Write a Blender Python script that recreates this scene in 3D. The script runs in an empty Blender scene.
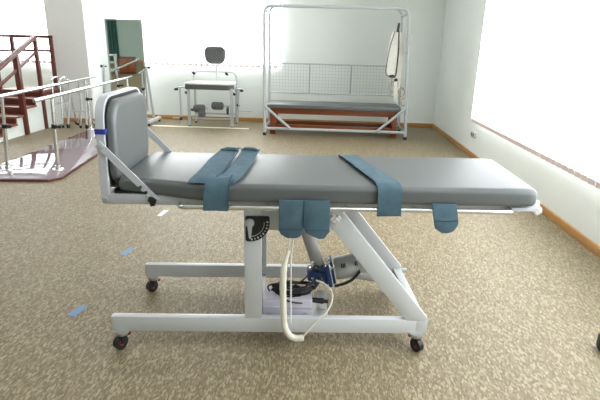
import bpy, bmesh, math, random
from mathutils import Vector, Matrix
random.seed(7)
PI = math.pi
S = bpy.context.scene
COL = S.collection

# ------------------------------------------------------------------ camera
cam = bpy.data.cameras.new('camera'); cam_o = bpy.data.objects.new('camera', cam); COL.objects.link(cam_o)
cam.sensor_width = 36; cam.lens = 29.4; cam.clip_start = 0.05; cam.clip_end = 100
cam_o.matrix_world = (Matrix.Translation((0, 0, 1.5)) @ Matrix.Rotation(math.radians(2.5), 4, 'Z')
                      @ Matrix.Rotation(math.radians(90 - 17.65), 4, 'X') @ Matrix.Rotation(math.radians(1.5), 4, 'Z'))
S.camera = cam_o
# ------------------------------------------------------------------ world, exposure, light
w = bpy.data.worlds.new('world'); S.world = w; w.use_nodes = True
w.node_tree.nodes['Background'].inputs[0].default_value = (0.9, 0.95, 1, 1)
w.node_tree.nodes['Background'].inputs[1].default_value = 1.0
S.view_settings.view_transform = 'Standard'; S.view_settings.look = 'None'
S.view_settings.exposure = 0.0; S.view_settings.gamma = 1.0; S.view_settings.use_curve_mapping = False
BLIND_RIGHT = 4.6; BLIND_BACK = 6.2; ADDED_LAMP_W = 11.0

# ------------------------------------------------------------------ materials
def mat(name, col, rough=0.5, metal=0.0, noise=0.0, nscale=20.0, bump=0.0, emit=0.0, spec=0.5, alpha=1.0, trans=0.0):
    m = bpy.data.materials.new(name); m.use_nodes = True
    nt = m.node_tree; p = nt.nodes['Principled BSDF']
    p.inputs['Base Color'].default_value = (*col, 1); p.inputs['Roughness'].default_value = rough
    p.inputs['Metallic'].default_value = metal; p.inputs['Specular IOR Level'].default_value = spec
    if alpha < 1: p.inputs['Alpha'].default_value = alpha
    if trans: p.inputs['Transmission Weight'].default_value = trans
    if emit:
        p.inputs['Emission Color'].default_value = (*col, 1); p.inputs['Emission Strength'].default_value = emit
    tc = nt.nodes.new('ShaderNodeTexCoord'); n = nt.nodes.new('ShaderNodeTexNoise')
    n.inputs['Scale'].default_value = nscale; n.inputs['Detail'].default_value = 4
    nt.links.new(tc.outputs['Object'], n.inputs['Vector'])
    if noise:
        mx = nt.nodes.new('ShaderNodeMixRGB')
        mx.inputs[1].default_value = (*[c * (1 - noise) for c in col], 1)
        mx.inputs[2].default_value = (*[min(1, c * (1 + noise)) for c in col], 1)
        nt.links.new(n.outputs['Fac'], mx.inputs[0]); nt.links.new(mx.outputs[0], p.inputs['Base Color'])
    if bump:
        b = nt.nodes.new('ShaderNodeBump'); b.inputs['Strength'].default_value = bump; b.inputs['Distance'].default_value = 0.01
        nt.links.new(n.outputs['Fac'], b.inputs['Height']); nt.links.new(b.outputs[0], p.inputs['Normal'])
    return m

def carpet_mat():
    m = bpy.data.materials.new('carpet'); m.use_nodes = True; nt = m.node_tree; p = nt.nodes['Principled BSDF']
    p.inputs['Roughness'].default_value = 0.55; p.inputs['Specular IOR Level'].default_value = 0.45
    tc = nt.nodes.new('ShaderNodeTexCoord'); outs = []; bumps = []
    for ang, lo, hi in ((14, 0.76, 0.95), (-20, 0.80, 0.97)):
        mp = nt.nodes.new('ShaderNodeMapping')
        mp.inputs['Rotation'].default_value = (0, 0, math.radians(ang)); mp.inputs['Scale'].default_value = (138, 50, 1)
        v = nt.nodes.new('ShaderNodeTexVoronoi'); v.inputs['Scale'].default_value = 1.0
        nt.links.new(tc.outputs['Object'], mp.inputs[0]); nt.links.new(mp.outputs[0], v.inputs['Vector'])
        sp = nt.nodes.new('ShaderNodeSeparateColor'); nt.links.new(v.outputs['Color'], sp.inputs[0])
        r = nt.nodes.new('ShaderNodeMapRange'); r.inputs['From Min'].default_value = lo; r.inputs['From Max'].default_value = hi
        nt.links.new(sp.outputs[0], r.inputs['Value']); outs.append(r.outputs[0]); bumps.append(sp.outputs[1])
    mxm = nt.nodes.new('ShaderNodeMath'); mxm.operation = 'MAXIMUM'; nt.links.new(outs[0], mxm.inputs[0]); nt.links.new(outs[1], mxm.inputs[1])
    c1 = nt.nodes.new('ShaderNodeMixRGB'); c1.inputs[1].default_value = (0.170, 0.130, 0.074, 1); c1.inputs[2].default_value = (0.275, 0.220, 0.132, 1)
    nt.links.new(bumps[0], c1.inputs[0])
    c2 = nt.nodes.new('ShaderNodeMixRGB'); c2.inputs[2].default_value = (0.52, 0.455, 0.30, 1)
    sc = nt.nodes.new('ShaderNodeMath'); sc.operation = 'MULTIPLY'; sc.inputs[1].default_value = 0.55; nt.links.new(mxm.outputs[0], sc.inputs[0])
    nt.links.new(sc.outputs[0], c2.inputs[0]); nt.links.new(c1.outputs[0], c2.inputs[1]); nt.links.new(c2.outputs[0], p.inputs['Base Color'])
    b = nt.nodes.new('ShaderNodeBump'); b.inputs['Strength'].default_value = 0.25; b.inputs['Distance'].default_value = 0.003
    nt.links.new(bumps[1], b.inputs['Height']); nt.links.new(b.outputs[0], p.inputs['Normal'])
    return m

def wood_mat(name, c1, c2, scale=(2, 14, 14), rough=0.4):
    m = bpy.data.materials.new(name); m.use_nodes = True; nt = m.node_tree; p = nt.nodes['Principled BSDF']
    p.inputs['Roughness'].default_value = rough
    tc = nt.nodes.new('ShaderNodeTexCoord'); mp = nt.nodes.new('ShaderNodeMapping'); mp.inputs['Scale'].default_value = scale
    n = nt.nodes.new('ShaderNodeTexNoise'); n.inputs['Scale'].default_value = 3; n.inputs['Detail'].default_value = 6
    mx = nt.nodes.new('ShaderNodeMixRGB'); mx.inputs[1].default_value = (*c1, 1); mx.inputs[2].default_value = (*c2, 1)
    nt.links.new(tc.outputs['Object'], mp.inputs[0]); nt.links.new(mp.outputs[0], n.inputs['Vector'])
    nt.links.new(n.outputs['Fac'], mx.inputs[0]); nt.links.new(mx.outputs[0], p.inputs['Base Color'])
    return m

M = dict(
    wall=mat('wall_paint', (0.86, 0.905, 0.87), 0.85, noise=0.02, nscale=3),
    pillar=mat('pillar_paint', (0.83, 0.845, 0.82), 0.85, noise=0.02, nscale=3),
    ceil=mat('ceiling_paint', (0.88, 0.88, 0.86), 0.9, noise=0.01),
    carpet=carpet_mat(),
    base=wood_mat('baseboard_wood', (0.42, 0.20, 0.055), (0.56, 0.29, 0.09)),
    white=mat('white_enamel', (0.62, 0.635, 0.65), 0.32, noise=0.03, nscale=6),
    lilac=mat('pale_lilac_enamel', (0.55, 0.56, 0.60), 0.32, noise=0.03, nscale=8),
    chrome=mat('chrome', (0.80, 0.81, 0.82), 0.25, 1.0, noise=0.03),
    steel=mat('zinc_plate', (0.62, 0.63, 0.62), 0.35, 0.8, noise=0.08, nscale=60),
    vinyl=mat('grey_vinyl', (0.108, 0.119, 0.120), 0.40, noise=0.06, nscale=7, bump=0.04, spec=0.7),
    darkvinyl=mat('dark_grey_vinyl', (0.11, 0.115, 0.117), 0.45, noise=0.08, nscale=9, bump=0.05),
    black=mat('black_plastic', (0.012, 0.012, 0.014), 0.45, noise=0.1),
    red=mat('red_plastic', (0.42, 0.05, 0.03), 0.45, noise=0.1),
    blue=mat('blue_webbing', (0.070, 0.130, 0.168), 0.85, noise=0.35, nscale=18, bump=0.5),
    seam=mat('blue_stitching', (0.03, 0.06, 0.10), 0.9, noise=0.1),
    bracket=mat('blue_metal', (0.02, 0.06, 0.20), 0.4, noise=0.15, nscale=50),
    bluetape=mat('blue_tape', (0.02, 0.04, 0.30), 0.5, noise=0.05),
    papertape=mat('pale_blue_tape', (0.18, 0.29, 0.47), 0.6, noise=0.1, nscale=40),
    palepaper=mat('pale_tape', (0.72, 0.74, 0.76), 0.6, noise=0.05),
    sunstripe=mat('cream_painted_sunlight', (0.92, 0.88, 0.72), 0.5, noise=0.04),  # cream colour standing in for sunlight on the carpet
    box=mat('lilac_plastic', (0.58, 0.55, 0.64), 0.4, noise=0.03),
    boxmark=mat('lilac_plastic_knockout', (0.50, 0.47, 0.56), 0.45, noise=0.03),
    cream=mat('cream_sleeve', (0.80, 0.77, 0.66), 0.5, noise=0.06, nscale=40, bump=0.2),
    motor=mat('grey_motor_housing', (0.44, 0.44, 0.43), 0.4, noise=0.04),
    wrap=mat('clear_wrap', (0.88, 0.85, 0.84), 0.3, noise=0.1, nscale=50, bump=0.5, alpha=0.75),
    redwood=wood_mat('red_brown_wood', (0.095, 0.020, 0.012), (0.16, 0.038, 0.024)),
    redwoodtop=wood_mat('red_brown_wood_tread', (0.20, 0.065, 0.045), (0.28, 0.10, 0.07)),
    bench=wood_mat('orange_brown_wood', (0.16, 0.036, 0.008), (0.27, 0.068, 0.014)),
    platform=mat('glossy_mauve_laminate', (0.24, 0.185, 0.21), 0.06, noise=0.08, nscale=5, spec=0.9),
    mesh=mat('galvanised_mesh', (0.52, 0.56, 0.58), 0.4, 0.2, noise=0.03),
    cage=mat('pale_grey_enamel', (0.50, 0.535, 0.55), 0.35, noise=0.03),
    green=mat('grey_green_paint', (0.42, 0.50, 0.45), 0.85, noise=0.02),
    slat=mat('blind_fabric_glow', (0.94, 0.975, 1.0), 0.8, emit=BLIND_RIGHT),  # daylight through the blind put into the slats as emission
    slatb=mat('blind_fabric_glow_back', (0.96, 0.985, 1.0), 0.8, emit=BLIND_BACK),  # back wall slats, daylight likewise given as emission
    tab=mat('blind_weight', (0.70, 0.58, 0.55), 0.6, noise=0.03),
    frame=mat('window_frame_white', (0.85, 0.86, 0.86), 0.4, noise=0.01),
    glass=mat('glass', (0.9, 0.95, 0.95), 0.02, trans=1.0),
    mirror=mat('mirror_glass', (0.86, 0.93, 0.89), 0.015, 1.0),
    teal=mat('teal_curtain', (0.10, 0.24, 0.20), 0.9, noise=0.15, nscale=5),
    canvas=mat('off_white_canvas', (0.80, 0.79, 0.72), 0.85, noise=0.06, nscale=20, bump=0.2),
    darkstrap=mat('dark_strap', (0.06, 0.045, 0.04), 0.8, noise=0.1),
    tan=mat('tan_cord', (0.50, 0.36, 0.20), 0.8, noise=0.1),
    socket=mat('socket_plastic', (0.55, 0.57, 0.56), 0.4, noise=0.02),
    socketdark=mat('socket_hole', (0.05, 0.05, 0.05), 0.5, noise=0.02),
    lamp=mat('added_lamp_diffuser', (1, 1, 1), 0.6, emit=2.0),  # glow of the added, unseen ceiling lamps
)

# ------------------------------------------------------------------ mesh helpers
def NB(): return bmesh.new()
def box(bm, a, b, bev=0.0):
    g = bmesh.ops.create_cube(bm, size=1.0); vs = g['verts']
    a, b = Vector(a), Vector(b); c = (a + b) / 2; d = b - a
    for v in vs: v.co = Vector((v.co.x * d.x, v.co.y * d.y, v.co.z * d.z)) + c
    if bev:
        es = list({e for v in vs for e in v.link_edges})
        bmesh.ops.bevel(bm, geom=es, offset=bev, segments=2, affect='EDGES', profile=0.5)
def tube(bm, pts, r, seg=10, caps=True, closed=False):
    pts = [Vector(p) for p in pts]; n = len(pts)
    rr = r if isinstance(r, (list, tuple)) else [r] * n
    rings = []; up = None
    for i, p in enumerate(pts):
        if closed: t = pts[(i + 1) % n] - pts[i - 1]
        else: t = (pts[min(i + 1, n - 1)] - pts[max(i - 1, 0)])
        t.normalize()
        if up is None:
            up = t.orthogonal().normalized()
        up = (up - t * up.dot(t)); up.normalize()
        s = t.cross(up)
        rings.append([bm.verts.new(p + (up * math.cos(2 * PI * k / seg) + s * math.sin(2 * PI * k / seg)) * rr[i]) for k in range(seg)])
    for i in range(n if closed else n - 1):
        A, B = rings[i], rings[(i + 1) % n]
        for k in range(seg):
            bm.faces.new((A[k], A[(k + 1) % seg], B[(k + 1) % seg], B[k]))
    if caps and not closed:
        bm.faces.new(rings[0][::-1]); bm.faces.new(rings[-1])
def arc_path(pts, rad, n=6):
    """polyline with its inner corners rounded"""
    pts = [Vector(p) for p in pts]; out = [pts[0]]
    for i in range(1, len(pts) - 1):
        a, b, c = pts[i - 1], pts[i], pts[i + 1]
        r = min(rad, (a - b).length * .49, (c - b).length * .49)
        p0 = b + (a - b).normalized() * r; p1 = b + (c - b).normalized() * r
        for k in range(n + 1):
            t = k / n; out.append(p0 * (1 - t) ** 2 + b * 2 * t * (1 - t) + p1 * t * t)
    out.append(pts[-1]); return out
def smooth_path(pts, n=6):
    P = [Vector(p) for p in pts]; P = [P[0]] + P + [P[-1]]; out = []
    for i in range(1, len(P) - 2):
        for k in range(n):
            t = k / n
            out.append(0.5 * ((2 * P[i]) + (P[i + 1] - P[i - 1]) * t + (2 * P[i - 1] - 5 * P[i] + 4 * P[i + 1] - P[i + 2]) * t * t + (3 * P[i] - P[i - 1] - 3 * P[i + 1] + P[i + 2]) * t ** 3))
    out.append(P[-2]); return out
def bar(bm, p0, p1, w, d, bev=0.0, side=(0, 1, 0)):
    """rectangular bar from p0 to p1; w across, d along 'side'"""
    p0, p1 = Vector(p0), Vector(p1); t = (p1 - p0).normalized(); s = Vector(side); s = (s - t * s.dot(t)).normalized(); u = t.cross(s)
    vs = []
    for p in (p0, p1):
        for a, b in ((-1, -1), (1, -1), (1, 1), (-1, 1)):
            vs.append(bm.verts.new(p + u * a * w / 2 + s * b * d / 2))
    fs = [(3, 2, 1, 0), (4, 5, 6, 7)] + [(i, (i + 1) % 4, 4 + (i + 1) % 4, 4 + i) for i in range(4)]
    fc = [bm.faces.new([vs[i] for i in f]) for f in fs]
    if bev:
        bmesh.ops.bevel(bm, geom=list({e for f in fc for e in f.edges}), offset=bev, segments=2, affect='EDGES', profile=.5)
def prism(bm, poly, f, bev=0.0):
    """poly: list of 2D points; f(u,v,k) gives 3D point for k=0,1"""
    n = len(poly); A = [bm.verts.new(f(u, v, 0)) for u, v in poly]; B = [bm.verts.new(f(u, v, 1)) for u, v in poly]
    fc = [bm.faces.new(A), bm.faces.new(B[::-1])]
    for i in range(n): fc.append(bm.faces.new((A[i], B[i], B[(i + 1) % n], A[(i + 1) % n])))
    if bev:
        es = list(fc[0].edges) + list(fc[1].edges)
        bmesh.ops.bevel(bm, geom=es, offset=bev, segments=2, affect='EDGES', profile=.5)
def rrect(x0, x1, y0, y1, r, n=5):
    out = []
    for cx, cy, a0 in ((x1 - r, y1 - r, 0), (x0 + r, y1 - r, 90), (x0 + r, y0 + r, 180), (x1 - r, y0 + r, 270)):
        for k in range(n + 1):
            a = math.radians(a0 + 90 * k / n); out.append((cx + r * math.cos(a), cy + r * math.sin(a)))
    return out
def cyl(bm, p0, p1, r0, r1=None, seg=20, bev=0):
    tube(bm, [p0, p1], [r0, r1 if r1 is not None else r0], seg)
def sph(bm, c, r, sc=(1, 1, 1)):
    g = bmesh.ops.create_uvsphere(bm, u_segments=14, v_segments=8, radius=r)
    for v in g['verts']: v.co = Vector((v.co.x * sc[0], v.co.y * sc[1], v.co.z * sc[2])) + Vector(c)

# ------------------------------------------------------------------ object helpers
WM = {}
ID = Matrix.Identity(4)
def link(o, Mw): COL.objects.link(o); WM[o.name] = Mw
def thing(name, label, cat, loc, rz=0.0, group=None):
    o = bpy.data.objects.new(name, None); o.empty_display_size = 0.1
    o.location = loc; o.rotation_euler = (0, 0, rz); link(o, Matrix.Translation(loc) @ Matrix.Rotation(rz, 4, 'Z'))
    o['label'] = label; o['category'] = cat
    if group: o['group'] = group
    return o
def obj(name, bm, m, parent=None, space=ID, smooth=True, label=None):
    bmesh.ops.recalc_face_normals(bm, faces=bm.faces[:])
    bm.transform(space)
    if parent is not None:
        Mw = WM[parent.name]; bm.transform(Mw.inverted())
    else:
        xs = [v.co for v in bm.verts]
        lo = Vector([min(c[i] for c in xs) for i in range(3)]); hi = Vector([max(c[i] for c in xs) for i in range(3)])
        org = Vector(((lo.x + hi.x) / 2, (lo.y + hi.y) / 2, lo.z)); Mw = Matrix.Translation(org); bm.transform(Mw.inverted())
    me = bpy.data.meshes.new(name); bm.to_mesh(me); bm.free(); me.materials.append(m)
    if smooth:
        for p in me.polygons: p.use_smooth = True
        me.set_sharp_from_angle(angle=math.radians(38))
    o = bpy.data.objects.new(name, me)
    if parent is not None: o.parent = parent
    else: o.location = Mw.translation
    link(o, Mw)
    if label: o['label'] = label
    return o
def objs(name, bm, m, parent, space=ID, smooth=True, label=None):
    """every separate piece in bm becomes a part of its own"""
    seen = set(); out = []
    bm.verts.ensure_lookup_table()
    for v0 in bm.verts:
        if v0 in seen: continue
        st_, isl = [v0], []
        seen.add(v0)
        while st_:
            v = st_.pop(); isl.append(v)
            for e in v.link_edges:
                o = e.other_vert(v)
                if o not in seen: seen.add(o); st_.append(o)
        nb = bmesh.new(); mp = {v: nb.verts.new(v.co) for v in isl}
        for f in {f for v in isl for f in v.link_faces}: nb.faces.new([mp[v] for v in f.verts])
        out.append(obj(name, nb, m, parent, space, smooth, label))
    bm.free(); return out
def tag(o, label, cat, group=None):
    o['label'] = label; o['category'] = cat
    if group: o['group'] = group
    return o
def struct(name, bm, m, parent=None):
    o = obj(name, bm, m, parent, smooth=False)
    if parent is None: o['kind'] = 'structure'
    return o
def B(name, a, b, m, parent=None, bev=0.0, space=ID, label=None):
    bm = NB(); box(bm, a, b, bev); return obj(name, bm, m, parent, space, smooth=bool(bev), label=label)
def TB(name, pts, r, m, parent=None, seg=10, space=ID, label=None):
    bm = NB(); tube(bm, pts, r, seg); return obj(name, bm, m, parent, space, label=label)

# ================================================================== ROOM
XL, XR, YF, YB, ZC = -9.2, 2.16, -2.2, 9.76, 3.0
bm = NB(); box(bm, (XL - .1, YF - .1, -0.1), (XR + .1, YB + .1, 0.0)); struct('floor', bm, M['carpet'])
bm = NB(); box(bm, (XL - .1, YF - .1, ZC), (XR + .1, YB + .1, ZC + .1)); struct('ceiling', bm, M['ceil'])
def wall_with_holes(name, axis, c0, c1, a0, a1, holes):
    """axis 'x': wall spans x, thickness along y c0..c1 ; holes = (h0,h1,z0,z1)"""
    bm = NB()
    def bx(u0, u1, z0, z1):
        if u1 - u0 < 1e-4 or z1 - z0 < 1e-4: return
        if axis == 'x': box(bm, (u0, c0, z0), (u1, c1, z1))
        else: box(bm, (c0, u0, z0), (c1, u1, z1))
    u = a0
    for h0, h1, z0, z1 in sorted(holes):
        bx(u, h0, 0, ZC); bx(h0, h1, 0, z0); bx(h0, h1, z1, ZC); u = h1
    bx(u, a1, 0, ZC); return struct(name, bm, M['wall'])
WB1 = (-3.95, -0.84, 1.10, 2.75); WB2 = (-7.6, -5.0, 1.07, 2.75); WR = (0.4, 6.96, 0.58, 2.75)
wall_with_holes('wall_back', 'x', YB, YB + .25, XL, XR, [WB1, WB2])
wall_with_holes('wall_right', 'y', XR, XR + .25, YF, YB + .25, [WR])
wall_with_holes('wall_left', 'y', XL - .1, XL, YF, YB, [])
wall_with_holes('wall_front', 'x', YF - .1, YF, XL, XR, []).data.materials[0] = M['green']
bm = NB(); box(bm, (-4.97, 8.97, 0), (-4.28, 9.45, ZC)); struct('trim_1', bm, M['pillar'])      # square pillar by the stairs
def window(n, axis, H, c_in, c_out, slatm, pitch=.11):
    """framed window in a hole with vertical slat blind just inside the room"""
    h0, h1, z0, z1 = H
    def P(u, c, z): return (u, c, z) if axis == 'x' else (c, u, z)
    def bx(bm, u0, u1, ca, cb, za, zb):
        a, b = P(u0, ca, za), P(u1, cb, zb)
        box(bm, [min(p, q) for p, q in zip(a, b)], [max(p, q) for p, q in zip(a, b)])
    cm = (c_in + c_out) / 2
    bm = NB(); t = .05
    bx(bm, h0, h1, cm, cm + .05, z0, z0 + t); bx(bm, h0, h1, cm, cm + .05, z1 - t, z1)
    k = 1
    for i in range(k + 1):
        u = h0 + (h1 - h0 - t) * i / k; bx(bm, u, u + t, cm, cm + .05, z0 + t, z1 - t)
    f = struct('window_%d' % n, bm, M['frame'])
    bm = NB(); bx(bm, h0 + t, h1 - t, cm + .02, cm + .03, z0 + t, z1 - t); obj('pane', bm, M['glass'], f, smooth=False)
    # blind: slats, weights, head rail
    sgn = -1
    zb = z0 - .0
    nsl = int((h1 - h0 + .06) / pitch)
    bl = thing('vertical_blind', '', 'blind', P((h0 + h1) / 2, c_in + sgn * .09, zb - .05))
    base = None
    for i in range(nsl):
        u = h0 - .03 + pitch * (i + .5); a = math.radians(-13 if axis == 'y' else 13)
        if base is None:
            pair = []
            for half, za, zz, th in ((.0575, zb - .003, z1 + .06, .0015), (.036, zb - .052, zb - .006, .004)):
                q = NB(); du, dc = half * math.cos(a), half * math.sin(a); nu, nc = -math.sin(a) * th, math.cos(a) * th; c = c_in - .09; vs = []
                for z in (za, zz):
                    for k1, s1 in ((-1, -1), (1, -1), (1, 1), (-1, 1)): vs.append(q.verts.new(P(u + du * k1 + nu * s1, c + dc * k1 + nc * s1, z)))
                for fi in [(3, 2, 1, 0), (4, 5, 6, 7)] + [(j, (j + 1) % 4, 4 + (j + 1) % 4, 4 + j) for j in range(4)]: q.faces.new([vs[j] for j in fi])
                pair.append(q)
            base = (obj('slat', pair[0], slatm, bl, smooth=False),); base += (obj('slat_weight', pair[1], M['tab'], base[0], smooth=False),); u_first = u
        else:
            cs = base[0].copy(); cs.location = Vector(P(u - u_first, 0, 0)); COL.objects.link(cs); cs.parent = bl
            cw_ = base[1].copy(); COL.objects.link(cw_); cw_.parent = cs
    bm = NB(); bx(bm, h0 - .05, h1 + .05, c_in - .11, c_in - .002, z1 + .06, z1 + .11); obj('head_rail', bm, M['frame'], bl, smooth=False)
    return bl
b1 = window(1, 'x', WB1, YB, YB + .25, M['slatb']); b1['label'] = 'white self-glowing vertical blind on the back wall behind the grey exercise chair'
b2 = window(2, 'x', WB2, YB, YB + .25, M['slatb']); b2['label'] = 'white self-glowing vertical blind behind the red-brown stair railing, left of the pillar'
b3 = window(3, 'y', WR, XR, XR + .25, M['slat']); b3['label'] = 'large white self-glowing vertical blind on the right wall'
# baseboards
def bb(name, a, b): bm = NB(); box(bm, a, b, .003); o = obj(name, bm, M['base']); o['kind'] = 'structure'
bb('baseboard_back', (XL, YB - .018, 0), (XR, YB, .075))
bb('baseboard_right', (XR - .018, YF, 0), (XR, YB - .018, .075))
bb('baseboard_left', (XL, YF, 0), (XL + .018, YB - .018, .075))
bb('baseboard_front', (XL + .018, YF, 0), (XR - .018, YF + .018, .075))
bm = NB(); box(bm, (-4.99, 8.952, 0), (-4.262, 8.97, .075)); box(bm, (-4.28, 8.97, 0), (-4.262, 9.47, .075)); struct('trim_2', bm, M['base'])
# ceiling lamps, unseen, added to light the closed room
lp = [(-6.5, 1.0), (-2.2, 1.0), (-6.5, 5.2), (-2.2, 5.2), (1.0, 0.2)]
where = ['over the front left corner', 'over the camera side of the room', 'over the left side near the stairs', 'over the middle of the room', 'over the front right corner']
for (x, y), ww in zip(lp, where):
    t = thing('added_ceiling_lamp', 'added unseen white square ceiling lamp ' + ww, 'lamp', (x, y, ZC - .06))
    bm = NB(); box(bm, (x - .3, y - .3, ZC - .06), (x + .3, y + .3, ZC), .01); obj('added_lamp_housing', bm, M['frame'], t)
    bm = NB(); box(bm, (x - .27, y - .27, ZC - .065), (x + .27, y + .27, ZC - .06)); obj('added_diffuser', bm, M['lamp'], t, smooth=False)
    L = bpy.data.lights.new('added_lamp_light', 'AREA'); L.shape = 'SQUARE'; L.size = .5; L.energy = ADDED_LAMP_W; L.color = (.97, .99, 1)  # area light of the added lamp, brightens the room
    lo = bpy.data.objects.new('added_lamp_light', L); lo.location = (x, y, ZC - .08); COL.objects.link(lo)

# ================================================================== TILT TABLE (local frame: x along, y away, z up)
TL = (-0.981, 2.106, 0.0); TR = math.radians(4.2)
TM = Matrix.Translation(TL) @ Matrix.Rotation(TR, 4, 'Z')
T = thing('tilt_table', 'grey padded physiotherapy tilt table on a white wheeled steel frame', 'treatment table', TL, TR)
def tobj(name, bm, m, parent=None, smooth=True, label=None): return obj(name, bm, m, parent or T, TM, smooth, label)
def tobjs(name, bm, m, parent=None, label=None): return objs(name, bm, m, parent or T, TM, True, label)
xz = lambda y0, y1: (lambda u, v, k: Vector((u, y1 if k else y0, v)))
Y0, Y1, Y2, Y3 = 0.0, .04, .605, .645
# base frame
bm = NB()
for a, b in ((Y0, Y1), (Y2, Y3)): box(bm, (-.036, a, .100), (1.50, b, .180), .003); prism(bm, [(1.495, .100), (1.556, .100), (1.556, .172), (1.548, .180), (1.495, .180)], xz(a, b), .003)
box(bm, (1.50, Y1 - .005, .104), (1.550, Y2 + .005, .178), .004)
box(bm, (.63, Y1 - .005, .10), (.705, Y2 + .005, .125), .003)
tobj('base_frame', bm, M['white'])
for nm, a, b in (('end_cap', Y0, Y1), ('end_cap', Y2, Y3)):
    bm = NB(); box(bm, (-.041, a + .003, .102), (-.036, b - .003, .178)); tobj('end_cap', bm, M['steel'])
# upright frames
for a, b in ((Y0, Y1), (Y2, Y3)):
    bm = NB()
    box(bm, (.627, a, .176), (.710, b, .76), .004)
    tobj('post', bm, M['white'])
    bm = NB(); box(bm, (.705, a + .001, .655), (1.06, b - .001, .76), .004); tobj('top_beam', bm, M['white'])
    bm = NB(); prism(bm, [(.972, .757), (1.088, .757), (1.555, .186), (1.540, .172), (1.446, .174)], xz(a - .001, b + .001), .004); tobj('diagonal_brace', bm, M['white'])
bm = NB(); box(bm, (.64, Y1 - .005, .67), (.70, Y2 + .005, .745), .004); box(bm, (1.20, Y1 - .005, .42), (1.245, Y2 + .005, .47), .004)
tobjs('cross_beam', bm, M['white'])
bm = NB(); cyl(bm, (1.556, .61, .165), (1.585, .61, .165), .014, seg=8); cyl(bm, (1.556, .03, .15), (1.562, .03, .15), .012, seg=8)
tobjs('bolt', bm, M['steel'])
# pivots between base and bed
for a in (.02, .62):
    for x in (.668, 1.07):
        bm = NB(); box(bm, (x - .04, a - .02, .757), (x + .04, a + .02, .782), .003); cyl(bm, (x, a - .026, .768), (x, a + .026, .768), .008, seg=10)
        tobj('pivot_block', bm, M['steel'])
# casters
def caster(x, y, ang):
    c = NB(); cyl(c, (x, y, .091), (x, y, .101), .037, seg=20); cyl(c, (x, y, .077), (x, y, .092), .029, .036, seg=20)
    p = tobj('caster', c, M['steel'])
    d = Vector((math.cos(ang), math.sin(ang), 0)); n = Vector((-d.y, d.x, 0)); cc = Vector((x, y, .036)) - d * .014
    f = NB()
    for s in (-1, 1): bar(f, Vector((x, y, .078)) + n * s * .0185, cc + n * s * .0185 + Vector((0, 0, -.004)), .026, .003, side=n)
    bar(f, Vector((x, y, .077)) - n * .020, Vector((x, y, .077)) + n * .020, .036, .006, side=(0, 0, 1))
    # brake lever
    bar(f, Vector((x, y, .070)), Vector((x, y, .062)) + d * .038, .024, .006, side=(0, 0, 1))
    tobj('fork', f, M['black'], p)
    wv = NB(); cyl(wv, cc - n * .014, cc + n * .014, .036, seg=24); tobj('wheel', wv, M['black'], p)
    h = NB()
    for s in (-1, 1): cyl(h, cc + n * s * .014, cc + n * s * .0165, .015, .012, seg=16)
    tobjs('wheel_hub', h, M['red'], p)
    h = NB(); sph(h, Vector((x, y, .060)) + d * .040, .011, (1, 1.2, .9)); tobj('brake_pedal', h, M['red'], p, label='small red brake pedal')
caster(.004, .012, math.radians(55)); caster(1.505, .012, math.radians(118)); caster(.004, .615, math.radians(50)); caster(1.505, .625, math.radians(120))
# bed frame
bm = NB()
box(bm, (-.022, -.005, .775), (2.02, .022, .822), .003); box(bm, (-.022, .578, .775), (2.02, .605, .822), .003)
for x in (-.02, .40, .85, 1.30, 1.75, 1.985): box(bm, (x, .02, .78), (x + .03, .58, .815), .002)
tobj('bed_frame', bm, M['lilac'])
bm = NB(); box(bm, (.03, .012, .822), (1.99, .588, .832)); tobj('bed_board', bm, M['black'])
bm = NB(); cyl(bm, (-.004, -.012, .797), (-.004, -.004, .797), .010, seg=8); tobjs('bolt', bm, M['steel'])
for yy in (-.062, .65):
    s = 1 if yy < 0 else -1
    bm = NB(); tube(bm, arc_path([(.335, yy + s * .045, .787), (.345, yy, .787), (1.862, yy, .787), (1.868, yy + s * .045, .787)], .02), .0125, 12)
    for x in (.37, .74, 1.10, 1.42, 1.86): bar(bm, (x, yy, .787), (x, yy + s * .05, .79), .018, .006, side=(0, 0, 1))
    tobj('side_rail', bm, M['chrome'], label='chrome side rail')
bm = NB(); box(bm, (1.868, -.034, .782), (2.0, -.004, .800), .002); tobj('rail_bracket', bm, M['lilac'])
# mattress
def mattress():
    bm = NB(); rings = []
    xs = [.050, .056, .07, .10, .16, .25, .35, .45, .6, .8, 1.0, 1.3, 1.6, 1.85, 1.94, 1.965, 1.978, 1.984]
    N = 8
    for i, x in enumerate(xs):
        t = min(1, max(0, (x - .06) / .45)); t = t * t * (3 - 2 * t)
        y0 = .005 - .065 * t; y1 = .605; z0 = .829 - .022 * t; z1 = .893
        e = 0
        if i < 3: e = (.016, .007, .002)[i]
        if i > 14: e = (.003, .010, .024)[i - 15]
        r = .026 if e < .02 else .012
        ring = rrect(y0 + e, y1 - e, z0 + e * .8, z1 - e * .8, r, N)
        vs = []
        for (yv, zv) in ring:
            c = zv
            if zv > .88 and e < .01: c += .006 * (1 - ((yv - .28) / .35) ** 2)      # slight crown
            vs.append(bm.verts.new((x + .045 * (yv / .6) * (x / 2), yv, c)))
        rings.append(vs)
    for A, C in zip(rings, rings[1:]):
        n = len(A)
        for k in range(n): bm.faces.new((A[k], A[(k + 1) % n], C[(k + 1) % n], C[k]))
    bm.faces.new(rings[0]); bm.faces.new(rings[-1][::-1]); return bm
mt = tobj('mattress', mattress(), M['vinyl'])
# backrest
LEAN = Matrix.Translation((0, 0, .80)) @ Matrix.Rotation(math.radians(1.0), 4, 'Y') @ Matrix.Translation((0, 0, -.80))
bm = NB()
prof = arc_path([(0, -.004, .79), (0, -.004, 1.262), (0, .606, 1.262), (0, .606, .79)], .125, 8)
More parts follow.
